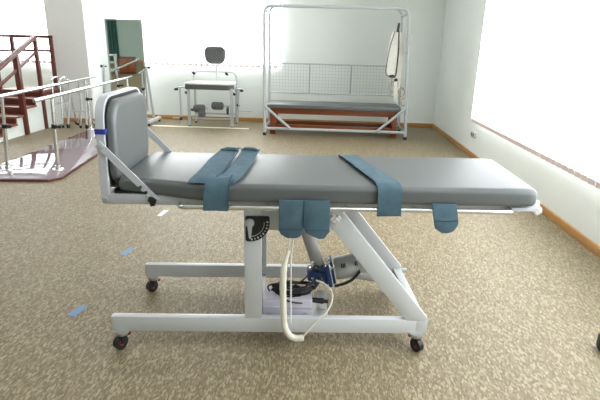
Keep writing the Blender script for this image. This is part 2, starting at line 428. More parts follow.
# flat-bar loop following the outline
ins = arc_path([(0, .022, .79), (0, .022, 1.236), (0, .580, 1.236), (0, .580, .79)], .100, 8)
o_, i_ = prof, ins
ring = []
for P, Q in zip(o_, i_):
    ring.append([bm.verts.new((x, p[1], p[2])) for p, x in ((P, -.026), (P, .010), (Q, .010), (Q, -.026))])
for A, C in zip(ring, ring[1:]):
    for k in range(4): bm.faces.new((A[k], A[(k + 1) % 4], C[(k + 1) % 4], C[k]))
bm.faces.new(ring[0]); bm.faces.new(ring[-1][::-1])
bmesh.ops.transform(bm, matrix=LEAN, verts=bm.verts[:])
br = tobj('backrest_frame', bm, M['lilac'])
yzf = lambda x0, x1: (lambda u, v, k: Vector((x1 if k else x0, u, v)))
bm = NB(); prism(bm, rrect(.012, .588, .825, 1.252, .105, 8), yzf(-.012, .012)); bmesh.ops.transform(bm, matrix=LEAN, verts=bm.verts[:])
tobj('backrest_board', bm, M['black'], br)
bm = NB()
def pillow_slab(bm, y0, y1, z0, z1, x0, x1, r):
    lay = [(x0, .004), (x0 + .004, 0), (x1 - .020, 0), (x1 - .008, .004), (x1 - .001, .014), (x1, .035)]
    rings = []
    for x, e in lay:
        rings.append([bm.verts.new((x, u, v)) for u, v in rrect(y0 + e, y1 - e, z0 + e, z1 - e, r - e * .6, 8)])
    for A, C in zip(rings, rings[1:]):
        n = len(A)
        for k in range(n): bm.faces.new((A[k], A[(k + 1) % n], C[(k + 1) % n], C[k]))
    bm.faces.new(rings[0]); bm.faces.new(rings[-1][::-1])
pillow_slab(bm, .022, .565, .842, 1.240, .012, .048, .10)
bmesh.ops.transform(bm, matrix=LEAN, verts=bm.verts[:])
tobj('backrest_cushion', bm, M['vinyl'])
bm = NB(); box(bm, (-.031, -.007, 1.098), (.017, .025, 1.121)); bmesh.ops.transform(bm, matrix=LEAN, verts=bm.verts[:]); tobj('tape_band', bm, M['bluetape'], br, label='dark blue tape wrapped round the frame')
# struts with notches
for yy in (-.013, .614):
    p0, p1 = Vector((-.006, yy, 1.050)), Vector((.226, yy, .803))
    d = (p1 - p0).normalized(); nrm = Vector((-d.z, 0, d.x)); L = (p1 - p0).length
    hw = .0155
    pts = [(-.012, -hw), (L + .01, -hw), (L + .012, hw * .2)]
    for q in (L - .025, L - .058, L - .091): pts += [(q + .012, hw), (q + .010, hw * .1), (q, -hw * .1), (q - .006, hw)]
    pts += [(-.012, hw)]
    bm = NB(); prism(bm, pts, lambda u, v, k: p0 + d * u - nrm * v + Vector((0, (.003 if k else -.003), 0)))
    tobj('support_strut', bm, M['lilac'])
    sg = -1 if yy < .3 else 1
    bm = NB(); cyl(bm, (.213, yy, .800), (.213, yy + sg * .016, .800), .013, .016, seg=10)
    bar(bm, (.196, yy + sg * .014, .809), (.230, yy + sg * .014, .797), .018, .014); bar(bm, (.210, yy + sg * .014, .80), (.216, yy + sg * .014, .777), .020, .014)
    tobj('locking_knob', bm, M['black'])
    bm = NB(); cyl(bm, (-.003, yy, 1.046), (-.003, yy + sg * .008, 1.046), .009, seg=8); tobjs('bolt', bm, M['steel'])
# angle dial
bm = NB(); cx, cz, Rr = .655, .693, .094
poly = [(cx - .020, cz + .030), (cx - .020, cz - .086), (cx - .012, cz - .094)]
for k in range(13):
    a = math.radians(-88 + 88 * k / 12 + 2); poly.append((cx + Rr * math.cos(a), cz + Rr * math.sin(a)))
poly += [(cx + .093, cz + .028), (cx + .086, cz + .034), (cx - .014, cz + .034)]
prism(bm, poly, xz(-.006, 0)); dial = tobj('angle_dial', bm, M['black'])
bm = NB()
for k in range(9):
    a = math.radians(-84 + 88 * k / 8)
    for rr, w_ in ((.083, .0052),):
        c = Vector((cx + rr * math.cos(a), -.0066, cz + rr * math.sin(a))); dd = Vector((math.cos(a), 0, math.sin(a)))
        bar(bm, c - dd * .0045, c + dd * .0045, .004 if k % 2 else .007, .001)
prev = None
for k in range(17):
    a = math.radians(-86 + 90 * k / 16); q = Vector((cx + .068 * math.cos(a), -.0066, cz + .068 * math.sin(a)))
    if prev is not None: bar(bm, prev, q, .0022, .001)
    prev = q
tobj('scale_marks', bm, M['white'], dial, smooth=False, label='white angle scale marks')
bm = NB(); cyl(bm, (cx, -.006, cz), (cx, -.012, cz), .021, seg=24); prism(bm, [(cx - .012, cz - .010), (cx + .012, cz - .010), (cx + .006, cz - .074), (cx, cz - .080), (cx - .004, cz - .074)], xz(-.011, -.007))
tobj('pointer', bm, M['mesh'], dial, label='pale metal pointer')
bm = NB(); cyl(bm, (cx, -.012, cz), (cx, -.018, cz), .010, seg=6); tobj('pointer_nut', bm, M['steel'], dial)
# linear actuator
YA = .30
act = NB(); tube(act, [(.875, YA, .755), (.893, YA, .68), (1.008, YA, .335)], [.030, .036, .036], 20)
at = tobj('actuator_tube', act, M['motor'])
bm = NB()
box(bm, (.948, YA - .055, .262), (1.055, YA + .05, .318), .010)
bar(bm, (.957, YA - .045, .325), (.985, YA - .045, .258), .020, .016, .003); bar(bm, (1.050, YA - .05, .362), (1.078, YA - .05, .240), .022, .05, .004)
bar(bm, (1.072, YA, .378), (1.100, YA, .248), .016, .10, .004)
for x, z in ((.965, .330), (1.03, .338), (.998, .255), (1.052, .262)): cyl(bm, (x, YA - .06, z), (x, YA - .02, z), .014, seg=12)
ab = tobj('actuator_bracket', bm, M['bracket'], label='dark blue gearbox bracket')
bm = NB()
for x, z in ((.962, .345), (.975, .29), (1.02, .29), (1.045, .355), (1.07, .285), (1.075, .35)): cyl(bm, (x, YA - .068, z), (x, YA - .05, z), .008, seg=8)
cyl(bm, (.972, YA - .03, .352), (.985, YA - .03, .372), .014, seg=10); cyl(bm, (1.048, YA - .03, .375), (1.056, YA - .03, .395), .012, seg=10)
tobjs('actuator_screw', bm, M['chrome'], ab)
bm = NB(); A = Vector((1.10, YA, .318)); Bq = Vector((1.245, YA, .350)); Cq = Vector((1.47, YA, .285))
tube(bm, [A, A + (Bq - A) * .1, A + (Bq - A) * .5, Bq - (Bq - A) * .08, Bq], [.058, .064, .064, .063, .052], 24)
mo = tobj('actuator_motor', bm, M['motor'])
bm = NB(); tube(bm, [(1.20, YA + .01, .315), (1.32, YA + .01, .285), (1.40, YA + .01, .262)], [.052, .045, .036], 20)
tobj('actuator_arm', bm, M['motor'])
bm = NB()
for i in range(3):
    for x0, z0 in ((1.128, .372), (1.202, .388)):
        bar(bm, (x0 + i * .009, YA - .058, z0 + i * .002), (x0 + i * .009 + .004, YA - .060, z0 - .022 + i * .002), .0045, .012)
tobjs('vent_slot', bm, M['black'], mo)
bm = NB(); tube(bm, smooth_path([(1.098, YA - .066, .244), (1.14, YA - .07, .258), (1.19, YA - .07, .285), (1.23, YA - .068, .335), (1.252, YA - .055, .372)]), .0085, 8)
cyl(bm, (1.245, YA - .06, .362), (1.262, YA - .06, .375), .017, seg=10)
tobj('motor_cable', bm, M['black'], mo)
# control box on its tray
bm = NB(); box(bm, (.700, .05, .112), (1.06, .28, .120), .002); box(bm, (.700, .052, .12), (.706, .28, .20)); box(bm, (1.00, .20, .12), (1.055, .206, .235), .002)
tobj('box_tray', bm, M['steel'])
bm = NB(); box(bm, (.712, .075, .121), (.968, .240, .243), .006); cb = tobj('control_box', bm, M['box'], label='pale lilac plastic control box')
bm = NB(); box(bm, (.709, .072, .196), (.971, .243, .203), .002); tobj('box_lid_seam', bm, M['boxmark'], cb)
bm = NB()
for x in (.745, .84, .935): cyl(bm, (x, .075, .158), (x, .0735, .158), .016, seg=16)
tobjs('box_knockout', bm, M['boxmark'], cb)
bm = NB(); cyl(bm, (.968, .13, .215), (1.03, .13, .209), .013, .016, seg=12); cyl(bm, (1.03, .13, .209), (1.055, .13, .206), .010, seg=12)
tobj('cable_plug', bm, M['black'], cb)
bm = NB()
for k in range(9):
    ph = random.uniform(0, 6); ax = random.uniform(.085, .115); ay = random.uniform(.030, .055); z = .250 + .005 * k
    pts = [Vector((.862 + k * .002 + ax * math.cos(2 * PI * i / 28) + .008 * math.sin(3 * i + ph), .155 + ay * math.sin(2 * PI * i / 28), z + .006 * math.sin(2 * PI * i / 28 * 2 + ph))) for i in range(28)]
    tube(bm, pts, .0045, 6, closed=True)
tube(bm, smooth_path([(.745, .12, .27), (.74, .10, .31), (.79, .10, .325), (.83, .11, .30), (.88, .11, .285)]), .0045, 6)
tube(bm, smooth_path([(.90, .12, .29), (.95, .12, .31), (1.0, .18, .33), (1.02, .22, .30), (.99, .18, .26), (.96, .14, .27), (.92, .13, .29)]), .0045, 6)
tube(bm, smooth_path([(.86, .12, .295), (.93, .16, .325), (.985, .24, .36), (1.01, .26, .34)]), .0045, 6)
tube(bm, smooth_path([(.80, .09, .25), (.86, .07, .235), (.92, .08, .225), (.97, .12, .215)]), .0045, 6)
tag(obj('cable_coil', bm, M['black'], None, TM), 'bundle of coiled black cable lying on the lilac control box', 'cable')
bm = NB()
tube(bm, smooth_path([(.853, -.02, .76), (.847, -.03, .66), (.838, -.035, .57), (.824, -.04, .50)]), [.003] * 19, 8)
tobj('cable_lead', bm, M['cream'])
bm = NB(); pts = smooth_path([(.840, -.035, .565), (.822, -.04, .50), (.816, -.045, .43), (.817, -.045, .34), (.820, -.045, .25), (.826, -.045, .17), (.850, -.045, .115), (.885, -.045, .096), (.925, -.045, .100)])
n = len(pts); rr = [.007 + .010 * min(1, i / 9) for i in range(n)]; rr = [r * (1 + .05 * math.sin(i * 1.7)) for i, r in enumerate(rr)]; rr[-1] = .006
tube(bm, pts, rr, 12); hose = tobj('cable_sleeve', bm, M['cream'], label='cream cable sleeve hanging in a loop')
bm = NB(); tube(bm, smooth_path([(.915, -.045, .098), (.945, -.04, .135), (.985, -.03, .180), (1.03, -.02, .222), (1.062, .02, .262), (1.065, .06, .30), (1.03, .10, .325), (.985, .12, .335)]), .0045, 8)
tobj('thin_wire', bm, M['cream'], hose)
bm = NB(); tube(bm, [(.862, -.012, .66), (.853, -.02, .5), (.858, -.02, .165)], .004, 6); tobj('thin_rod', bm, M['wrap'])
def lump(c, r, name, lab):
    bm = NB(); bmesh.ops.create_icosphere(bm, subdivisions=3, radius=r)
    for v in bm.verts:
        k = 1 + .25 * math.sin(v.co.x * 300 + 1) * math.sin(v.co.z * 260) + .12 * math.sin(v.co.y * 400)
        v.co = Vector((v.co.x * k * 1.1, v.co.y * k * .6, v.co.z * k)) + Vector(c)
    tobj(name, bm, M['wrap'], label=lab)
lump((1.055, -.02, .722), .022, 'plastic_wrap', 'crumpled clear wrap on the brace'); lump((2.0, -.025, .785), .020, 'plastic_wrap', 'crumpled clear wrap on the foot end')

# ------------------------------------------------------------------ straps (webbing belts)
def sheet(rows, th=.005, cols=6, sub=4, wob=.0, tm=TM):
    """rows: (left point, right point) along the strap"""
    Ls = smooth_path([r[0] for r in rows], sub); Rs = smooth_path([r[1] for r in rows], sub)
    bm = NB(); g = []
    for i, (a, b) in enumerate(zip(Ls, Rs)):
        g.append([bm.verts.new(a.lerp(b, k / cols) + Vector((0, 0, wob * math.sin(i * .9 + k)))) for k in range(cols + 1)])
    for A, C in zip(g, g[1:]):
        for k in range(cols): bm.faces.new((A[k], A[k + 1], C[k + 1], C[k]))
    bmesh.ops.recalc_face_normals(bm, faces=bm.faces[:])
    bmesh.ops.solidify(bm, geom=bm.faces[:], thickness=th)
    return bm
ZT = .907
t1 = thing('body_strap', 'folded blue double strap lying across the table nearest the backrest, one end hanging', 'strap', TM @ Vector((.50, .2, .90)), TR)
obj('strap_band', sheet([((.382, -.052, .893), (.500, -.050, .893)), ((.392, -.02, ZT), (.508, 0, ZT)), ((.41, .15, ZT + .003), (.525, .17, ZT + .002)), ((.42, .35, ZT + .006), (.53, .37, ZT)), ((.44, .54, ZT + .003), (.545, .60, ZT + .004)), ((.452, .56, ZT + .022), (.560, .625, ZT + .016))], wob=.0012), M['blue'], t1, TM)
obj('strap_band', sheet([((.500, -.050, .895), (.585, -.052, .897)), ((.508, 0, ZT + .002), (.605, -.02, ZT + .004)), ((.535, .17, ZT + .002), (.630, .15, ZT + .004)), ((.552, .37, ZT + .002), (.648, .35, ZT + .004)), ((.565, .53, ZT + .008), (.662, .53, ZT + .008)), ((.575, .57, ZT + .026), (.672, .57, ZT + .018))], wob=.0012), M['blue'], t1, TM)
obj('hanging_end', sheet([((.468, .02, ZT + .006), (.573, .02, ZT + .008)), ((.464, -.03, ZT + .006), (.571, -.03, ZT + .007)), ((.460, -.068, .893), (.567, -.068, .893)), ((.456, -.078, .85), (.566, -.078, .85)), ((.453, -.080, .80), (.565, -.080, .80)), ((.451, -.079, .775), (.564, -.079, .775))], wob=.0008), M['blue'], t1, TM)
bm = NB()
for y_, x_ in ((-.02, .50), (.15, .522), (.35, .54), (.52, .55)): pass
tube(bm, smooth_path([(.506, 0, ZT + .008), (.530, .17, ZT + .009), (.541, .36, ZT + .008), (.553, .54, ZT + .014)]), .003, 6)
tube(bm, [(.574, .02, ZT + .012), (.572, -.04, ZT + .008), (.568, -.073, .89), (.566, -.0835, .85), (.565, -.085, .79)], .002, 6)
for c_, w_ in (((.503, .545, ZT + .010), .085), ((.612, .545, ZT + .012), .095)):
    q = NB(); tube(q, [(c_[0] - w_ / 2, c_[1] + .02, c_[2]), (c_[0] - w_ / 4, c_[1] + .025, c_[2] + .006), (c_[0] + w_ / 3, c_[1] + .02, c_[2] + .004), (c_[0] + w_ / 2, c_[1] + .005, c_[2])], [.006, .012, .013, .008], 10)
    obj('rolled_end', q, M['blue'], t1, TM)
obj('seam', bm, M['seam'], t1, TM)
t2 = thing('body_strap', 'single blue strap crossing the middle of the table and hanging over its edge', 'strap', TM @ Vector((1.26, .2, .90)), TR)
obj('strap_band', sheet([((1.118, .585, .893), (1.215, .585, .893)), ((1.126, .54, ZT), (1.222, .54, ZT)), ((1.165, .32, ZT + .004), (1.262, .32, ZT + .002)), ((1.205, .12, ZT + .004), (1.312, .10, ZT + .003)), ((1.226, .00, ZT + .004), (1.332, .0, ZT + .004)), ((1.232, -.045, ZT - .001), (1.342, -.045, ZT - .001)), ((1.235, -.072, .885), (1.346, -.072, .885)), ((1.237, -.079, .84), (1.347, -.079, .84)), ((1.239, -.080, .80), (1.347, -.080, .80)), ((1.238, -.079, .762), (1.348, -.079, .766))], wob=.001), M['blue'], t2, TM)
bm = NB(); tube(bm, [(1.236, -.0845, .765), (1.3, -.0845, .767), (1.347, -.0845, .768)], .0018, 6); obj('hem', bm, M['seam'], t2, TM)
t3 = thing('body_strap', 'blue two-lobed strap hanging from the chrome side rail beside the angle dial', 'strap', TM @ Vector((.91, -.07, .66)), TR)
def lobe(x0, x1, zt, zb, skew, name='strap_lobe'):
    poly = [(x0, zt), (x1, zt), (x1 + .002, zb + .035), (x1 - .010, zb + .008)]
    if skew > 0: poly = [(x0, zt), (x1, zt), (x1 + .001, zb + .040), (x1 - .012, zb + .010), (x1 - .03, zb), (x0 + .04, zb), (x0 + .010, zb + .018), (x0, zb + .04)]
    else: poly = [(x0, zt), (x1, zt), (x1 + .004, zb + .036), (x1 - .018, zb), (x1 - .04, zb - .004), (x0 + .045, zb + .008), (x0 + .012, zb + .026), (x0 - .002, zb + .05)]
    return poly
YS = -.072
for poly in (lobe(.792, .905, .832, .647, 1), lobe(.907, 1.022, .832, .648, -1)):
    bm = NB(); prism(bm, poly, lambda u, v, k: Vector((u, YS + (.004 if k else -.004) - .018 * math.sin((v - .64) * 9) * .3, v)), .0015)
    obj('strap_lobe', bm, M['blue'], t3, TM)
bm = NB(); tube(bm, [(.9055, YS - .008, .832), (.906, YS - .010, .70)], .003, 6)
for z in (.690,): tube(bm, [(.797, YS - .009, z), (.90, YS - .009, z + .001)], .0016, 6); tube(bm, [(.912, YS - .009, z), (1.02, YS - .009, z)], .0016, 6)
obj('seam', bm, M['seam'], t3, TM)
t4 = thing('body_strap', 'short blue strap with tapered tip hanging from the rail near the foot end', 'strap', TM @ Vector((1.55, -.07, .69)), TR)
bm = NB(); prism(bm, [(1.486, .825), (1.598, .825), (1.618, .735), (1.615, .718), (1.598, .692), (1.570, .682), (1.545, .684), (1.512, .706), (1.502, .745)], lambda u, v, k: Vector((u, YS + (.004 if k else -.004), v)), .0015)
obj('strap_band', bm, M['blue'], t4, TM)
bm = NB(); tube(bm, [(1.505, YS - .006, .745), (1.56, YS - .006, .742), (1.614, YS - .006, .748)], .002, 6); obj('seam', bm, M['seam'], t4, TM)
bm = NB(); prism(bm, [(1.458, .800), (1.492, .800), (1.496, .775), (1.474, .786)], lambda u, v, k: Vector((u, -.064 + (.003 if k else -.003), v))); obj('fastener', bm, M['black'], t4, TM)

# ================================================================== FLOOR MARKS
def floor_tape(c, ang, l, w_, m, label):
    bm = NB(); c = Vector((*c, 0)); d = Vector((math.cos(ang), math.sin(ang), 0)); n = Vector((-d.y, d.x, 0))
    a = 3 * w_ / 8
    pts = [(-l / 2, -w_ / 2), (l / 2, -w_ / 2 + .004), (l / 2 - .006, w_ / 2), (-l / 2 + .004, w_ / 2 - .003)]
    prism(bm, pts, lambda u, v, k: c + d * u + n * v + Vector((0, 0, .0018 if k else .0002)))
    tag(obj('floor_tape', bm, m, smooth=False), label, 'tape')
floor_tape((-1.375, 2.435), math.radians(79), .125, .055, M['papertape'], 'blue tape strip stuck on the carpet, nearest to the camera')
floor_tape((-1.415, 3.28), math.radians(84), .14, .048, M['papertape'], 'blue tape strip on the carpet between the other two tape marks')
floor_tape((-1.43, 4.155), math.radians(84), .17, .048, M['palepaper'], 'whitish tape strip on the carpet just below the backrest end')
bm = NB(); box(bm, (-3.15, 8.82, .0005), (-1.36, 8.93, .003)); tag(obj('painted_sun_stripe', bm, M['sunstripe'], smooth=False), 'long cream stripe painted in place of sunlight on the carpet in front of the exercise chair', 'painted light')  # thin sheet painted as a stripe of sunlight
# caster at the right edge of the picture
cw = thing('equipment_caster', 'black swivel caster cut off by the right edge of the photo', 'caster', (1.515, 2.31, 0))
bm = NB(); cyl(bm, (1.495, 2.30, .035), (1.525, 2.30, .035), .035, seg=24); obj('wheel', bm, M['black'], cw)
bm = NB(); box(bm, (1.485, 2.28, .03), (1.490, 2.32, .09), .002); box(bm, (1.530, 2.28, .03), (1.535, 2.32, .09), .002); box(bm, (1.485, 2.28, .085), (1.535, 2.32, .095), .002); cyl(bm, (1.510, 2.30, .095), (1.510, 2.30, .125), .012); obj('fork', bm, M['black'], cw)

# ================================================================== PARALLEL BARS
pb = thing('parallel_bars', 'chrome walking parallel bars on a glossy mauve platform left of the tilt table', 'parallel bars', (-3.4, 6.9, 0))
bm = NB(); prism(bm, [(-3.78, 4.92), (-2.97, 5.0), (-2.885, 5.13), (-3.30, 8.75), (-3.98, 8.72), (-3.86, 5.6), (-3.87, 5.05)], lambda u, v, k: Vector((u, v, .032 if k else .0)), .003)
obj('platform', bm, M['platform'], pb)
bm = NB(); prism(bm, [(-3.785, 4.912), (-2.965, 4.992), (-2.877, 5.127), (-3.292, 8.757), (-3.99, 8.73), (-3.87, 5.6), (-3.88, 5.045)], lambda u, v, k: Vector((u, v, .022 if k else .0)))
obj('platform_edge', bm, M['redwood'], pb)
ZR = .87
A0, A1 = Vector((-3.35, 4.35, ZR)), Vector((-4.08, 8.95, ZR)); B0, B1 = Vector((-3.02, 5.09, ZR)), Vector((-3.57, 9.45, ZR))
A0 = Vector((-3.43, 4.4, ZR)); A1 = Vector((-4.03, 8.70, ZR)); B0 = Vector((-3.00, 5.0, ZR)); B1 = Vector((-3.46, 8.85, ZR))
for a, b in ((A0, A1), (B0, B1)):
    d = (b - a).normalized(); bm = NB()
    tube(bm, [a, a + d * .005, b - d * .005, b], [.015, .0195, .0195, .015], 16); obj('handrail', bm, M['chrome'], pb)
def bars_post(base, rail_y, a, b, foot=True):
    t = (rail_y - a.y) / (b.y - a.y); top = a.lerp(b, t)
    top = Vector((top.x, top.y, ZR - .02)); base = Vector((base[0], base[1], .032))
    mid = base.lerp(top, .62)
    bm = NB(); tube(bm, [base, mid], .024, 14); p = obj('post', bm, M['chrome'], pb)
    bm = NB(); tube(bm, [mid, top], .017, 14); obj('inner_post', bm, M['chrome'], p)
    bm = NB(); tube(bm, [mid - (top - base) * .03, mid + (top - base) * .025], .031, 14); cyl(bm, mid, mid + Vector((.075, -.03, 0)), .014); sph(bm, mid + Vector((.078, -.03, 0)), .02)
    obj('clamp', bm, M['black'], p)
    bm = NB(); cyl(bm, base, base + Vector((0, 0, .012)), .065, .060, seg=24); cyl(bm, base + Vector((0, 0, .012)), base + Vector((0, 0, .05)), .034, .030, seg=16); obj('foot_flange', bm, M['chrome'], p)
bars_post((-3.075, 5.42), 5.42, B0, B1); bars_post((-3.62, 5.33), 5.33, A0, A1); bars_post((-3.93, 8.1), 8.1, A0, A1); bars_post((-3.42, 8.55), 8.55, B0, B1)

# ================================================================== STAIRS
st = thing('training_stairs', 'red-brown wooden exercise stairs with landing and handrails beside the pillar', 'stairs', (-5.25, 8.2, 0))
XS0, XS1 = -5.50, -4.74
LY0, LY1, LZ = 8.18, 8.80, .65
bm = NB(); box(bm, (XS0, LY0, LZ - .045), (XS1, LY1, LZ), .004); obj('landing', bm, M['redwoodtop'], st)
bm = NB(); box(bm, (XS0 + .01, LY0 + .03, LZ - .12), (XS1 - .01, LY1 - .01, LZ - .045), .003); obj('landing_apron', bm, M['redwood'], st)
steps = [(8.22, 7.93, .54), (7.95, 7.64, .43), (7.66, 7.35, .32), (7.37, 7.06, .21), (7.08, 6.77, .105)]
for y1, y0, z in steps:
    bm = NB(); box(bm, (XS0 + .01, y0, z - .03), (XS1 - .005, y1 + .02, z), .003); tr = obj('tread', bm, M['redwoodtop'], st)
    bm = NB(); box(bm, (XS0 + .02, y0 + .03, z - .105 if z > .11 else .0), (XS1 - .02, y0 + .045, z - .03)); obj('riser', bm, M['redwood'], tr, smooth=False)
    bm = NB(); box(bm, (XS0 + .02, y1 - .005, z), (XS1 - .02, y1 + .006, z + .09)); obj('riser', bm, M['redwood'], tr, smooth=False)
# white side panels under the flight and landing
prof = [(6.80, 0), (6.80, .07), (7.09, .07), (7.09, .175), (7.38, .175), (7.38, .285), (7.67, .285), (7.67, .395), (7.96, .395), (7.96, .505), (8.25, .505), (8.25, .53), (8.78, .53), (8.78, 0)]
for xa, xb in ((XS1 - .06, XS1 - .04), (XS0 + .04, XS0 + .06)):
    bm = NB(); prism(bm, prof, lambda u, v, k: Vector((xb if k else xa, u, v))); obj('side_panel', bm, M['wall'], st, smooth=False)
bm = NB(); box(bm, (XS0 + .06, 8.75, 0), (XS1 - .06, 8.77, .53)); obj('side_panel', bm, M['wall'], st, smooth=False)
XN = XS1 - .03; XFr = -5.53
def post(x, y, z0, z1, w_=.055): bm = NB(); box(bm, (x - w_ / 2, y - w_ / 2, z0), (x + w_ / 2, y + w_ / 2, z1), .004); obj('railing_post', bm, M['redwood'], st)
post(XN, 7.62, 0, 1.23, .075); post(XN, 8.20, 0, 1.485); post(XFr, 7.50, 0, 1.16); post(XFr, 8.27, 0, 1.485); post(XFr, 8.79, 0, 1.485); post(-4.83, 8.79, 0, 1.485); post(XN, 6.80, 0, .86)
def rail(p, q, w_=.05, d=.06): bm = NB(); bar(bm, p, q, w_, d, .006, side=(1, 0, 0) if abs(p[1] - q[1]) > abs(p[0] - q[0]) else (0, 1, 0)); obj('handrail', bm, M['redwood'], st)
rail((XN, 8.20, 1.50), (XN, 6.58, .80), .055, .07); rail((XN, 8.18, 1.265), (XN, 6.75, .64), .04, .035)
rail((XFr, 8.27, 1.50), (XFr, 6.65, .835), .055, .07); rail((XFr, 8.25, 1.265), (XFr, 6.8, .675), .04, .035)
rail((XFr, 8.27, 1.51), (XFr, 8.79, 1.51)); rail((XFr, 8.27, 1.27), (XFr, 8.79, 1.27), .04, .035)
rail((XFr - .03, 8.79, 1.51), (-4.80, 8.79, 1.51)); rail((XFr, 8.79, 1.275), (-4.80, 8.79, 1.275), .04, .035)


# ================================================================== MIRROR
mr = thing('standing_mirror', 'tall tilting mirror on a white wheeled stand beside the pillar', 'mirror', (-3.68, 9.15, 0))
MM = Matrix.Translation((-3.63, 9.12, 1.04)) @ Matrix.Rotation(math.radians(8), 4, 'Z') @ Matrix.Rotation(math.radians(1.7), 4, 'X')
bm = NB(); box(bm, (-.30, -.004, -.80), (.30, .0, .78)); obj('mirror_glass', bm, M['mirror'], mr, MM, smooth=False)
bm = NB()
for a, b in (((-.325, -.012, -.825), (-.300, .015, .805)), ((.300, -.012, -.825), (.325, .015, .805)), ((-.3, -.012, .78), (.3, .015, .805)), ((-.3, -.012, -.825), (.3, .015, -.80)), ((-.3, .001, -.80), (.3, .012, .78))): box(bm, a, b)
obj('mirror_frame', bm, M['steel'], mr, MM, smooth=False)
for s in (-1, 1):
    x = -3.67 + s * .40; yo = 9.12 - s * .02
    bm = NB(); bar(bm, (x + s * .09, yo, .06), (x - s * .0, yo, 1.05), .04, .03, .003); u = obj('stand_upright', bm, M['mesh'], mr)
    bm = NB(); cyl(bm, (x - s * .05, yo, 1.02), (x + s * .05, yo, 1.02), .012); sph(bm, (x + s * .05, yo, 1.02), .026); obj('tilt_knob', bm, M['black'], u)
    bm = NB(); bar(bm, (x + s * .09, yo - .33, .075), (x + s * .09, yo + .33, .075), .055, .055, .006, side=(1, 0, 0)); f = obj('stand_foot', bm, M['white'], mr)
    for e in (-1, 1):
        bm = NB(); cyl(bm, (x + s * .09 - .012, yo + e * .29, .028), (x + s * .09 + .012, yo + e * .29, .028), .028, seg=18); cyl(bm, (x + s * .09, yo + e * .29, .03), (x + s * .09, yo + e * .29, .06), .008); obj('caster', bm, M['black'], f)
bm = NB(); bar(bm, (-4.16, 9.12, .08), (-3.18, 9.12, .08), .04, .04, .004, side=(0, 0, 1)); obj('stand_crossbar', bm, M['white'], mr)

# ================================================================== WALKERS beside the pillar
def cap(bm, p): sph(bm, p, .016)
wk = thing('walking_frame', 'chrome walking frame with curved top grip standing in front of the pillar', 'walking frame', (-4.6, 8.6, 0))
for s, x in ((0, -4.69), (1, -4.55)):
    bm = NB(); tube(bm, arc_path([(x, 8.35, .02), (x, 8.42, .84), (x + .03, 8.62, .86), (x + .04, 8.74, .02)], .12, 8), .014, 10); fr = obj('side_frame', bm, M['chrome'], wk)
    bm = NB(); cyl(bm, (x, 8.35, 0), (x, 8.352, .04), .02, .017); cyl(bm, (x + .04, 8.74, 0), (x + .04, 8.738, .04), .02, .017); objs('rubber_tip', bm, M['black'], fr)
    bm = NB(); tube(bm, [(x + .005, 8.385, .40), (x + .035, 8.69, .40)], .010, 8); obj('side_brace', bm, M['chrome'], fr)
bm = NB(); tube(bm, [(-4.655, 8.69, .42), (-4.515, 8.69, .42)], .011, 8); tube(bm, [(-4.66, 8.66, .76), (-4.52, 8.66, .76)], .011, 8); objs('front_brace', bm, M['chrome'], wk)
bm = NB(); sph(bm, (-4.66, 8.66, .74), .02, (.8, .8, 1.5)); sph(bm, (-4.52, 8.66, .74), .02, (.8, .8, 1.5)); objs('fold_button', bm, M['black'], wk)
w2 = thing('wheeled_walker', 'white wheeled walker with splayed legs beside the chrome walking frame', 'walker', (-4.25, 8.5, 0))
for x0, x1 in ((-4.40, -4.43), (-4.13, -4.10)):
    bm = NB(); tube(bm, [(x1, 8.30, .06), (x0, 8.42, .60), (x0, 8.44, .82)], .017, 10); tube(bm, [(x0, 8.44, .82), (x0, 8.28, .83)], .014, 10); lg = obj('leg', bm, M['white'], w2)
    bm = NB(); cyl(bm, (x1 - .012, 8.30, .04), (x1 + .012, 8.30, .04), .04, seg=18); obj('wheel', bm, M['black'], lg)
bm = NB(); tube(bm, [(-4.27, 8.52, .82), (-4.27, 8.52, .30)], .020, 10); obj('centre_post', bm, M['white'], w2)
for e in ((-4.43, 8.64), (-4.10, 8.62), (-4.24, 8.36)):
    bm = NB(); tube(bm, [(-4.27, 8.52, .33), (e[0], e[1], .04)], .012, 8); f = obj('splayed_leg', bm, M['white'], w2)
    bm = NB(); cyl(bm, (e[0] - .012, e[1], .024), (e[0] + .012, e[1], .024), .024, seg=14); obj('wheel', bm, M['black'], f)
bm = NB(); tube(bm, [(-4.42, 8.42, .62), (-4.12, 8.42, .62)], .012, 8); tube(bm, [(-4.45, 8.36, .30), (-4.09, 8.36, .30)], .010, 8); tube(bm, [(-4.42, 8.44, .79), (-4.12, 8.44, .79)], .011, 8); objs('crossbar', bm, M['white'], w2)

# ================================================================== EXERCISE CHAIR
ch = thing('exercise_chair', 'white tubular leg exercise chair with grey seat, backrest and padded rollers', 'exercise chair', (-2.07, 9.15, 0))
CX0, CX1, CYF, CYR = -2.47, -1.71, 8.95, 9.42
bm = NB(); prism(bm, rrect(CX0 - .05, CX1 - .0, CYF - .06, CYR - .02, .04), lambda u, v, k: Vector((u, v, .765 if k else .675)), .012); obj('seat', bm, M['darkvinyl'], ch)
bm = NB(); prism(bm, rrect(CX0 - .04, CX1 + .06, CYF - .09, CYR, .05), lambda u, v, k: Vector((u, v, .79 if k else .764)), .008); obj('seat_top', bm, M['canvas'], ch, label='pale cover over the grey seat')
bm = NB(); pillow = [(0, .012), (.008, 0), (.045, 0), (.058, .012), (.062, .035)]
rings = []
for d_, e in pillow: rings.append([bm.verts.new((u, 9.38 - d_, v)) for u, v in rrect(-2.255 + e, -1.845 - e, 1.11 + e, 1.42 - e, .11 - e * .6, 8)])
for r_ in rings:                                                         # narrower at the bottom
    for v in r_: v.co.x = -2.05 + (v.co.x + 2.05) * (1 - .12 * (1.43 - v.co.z) / .33)
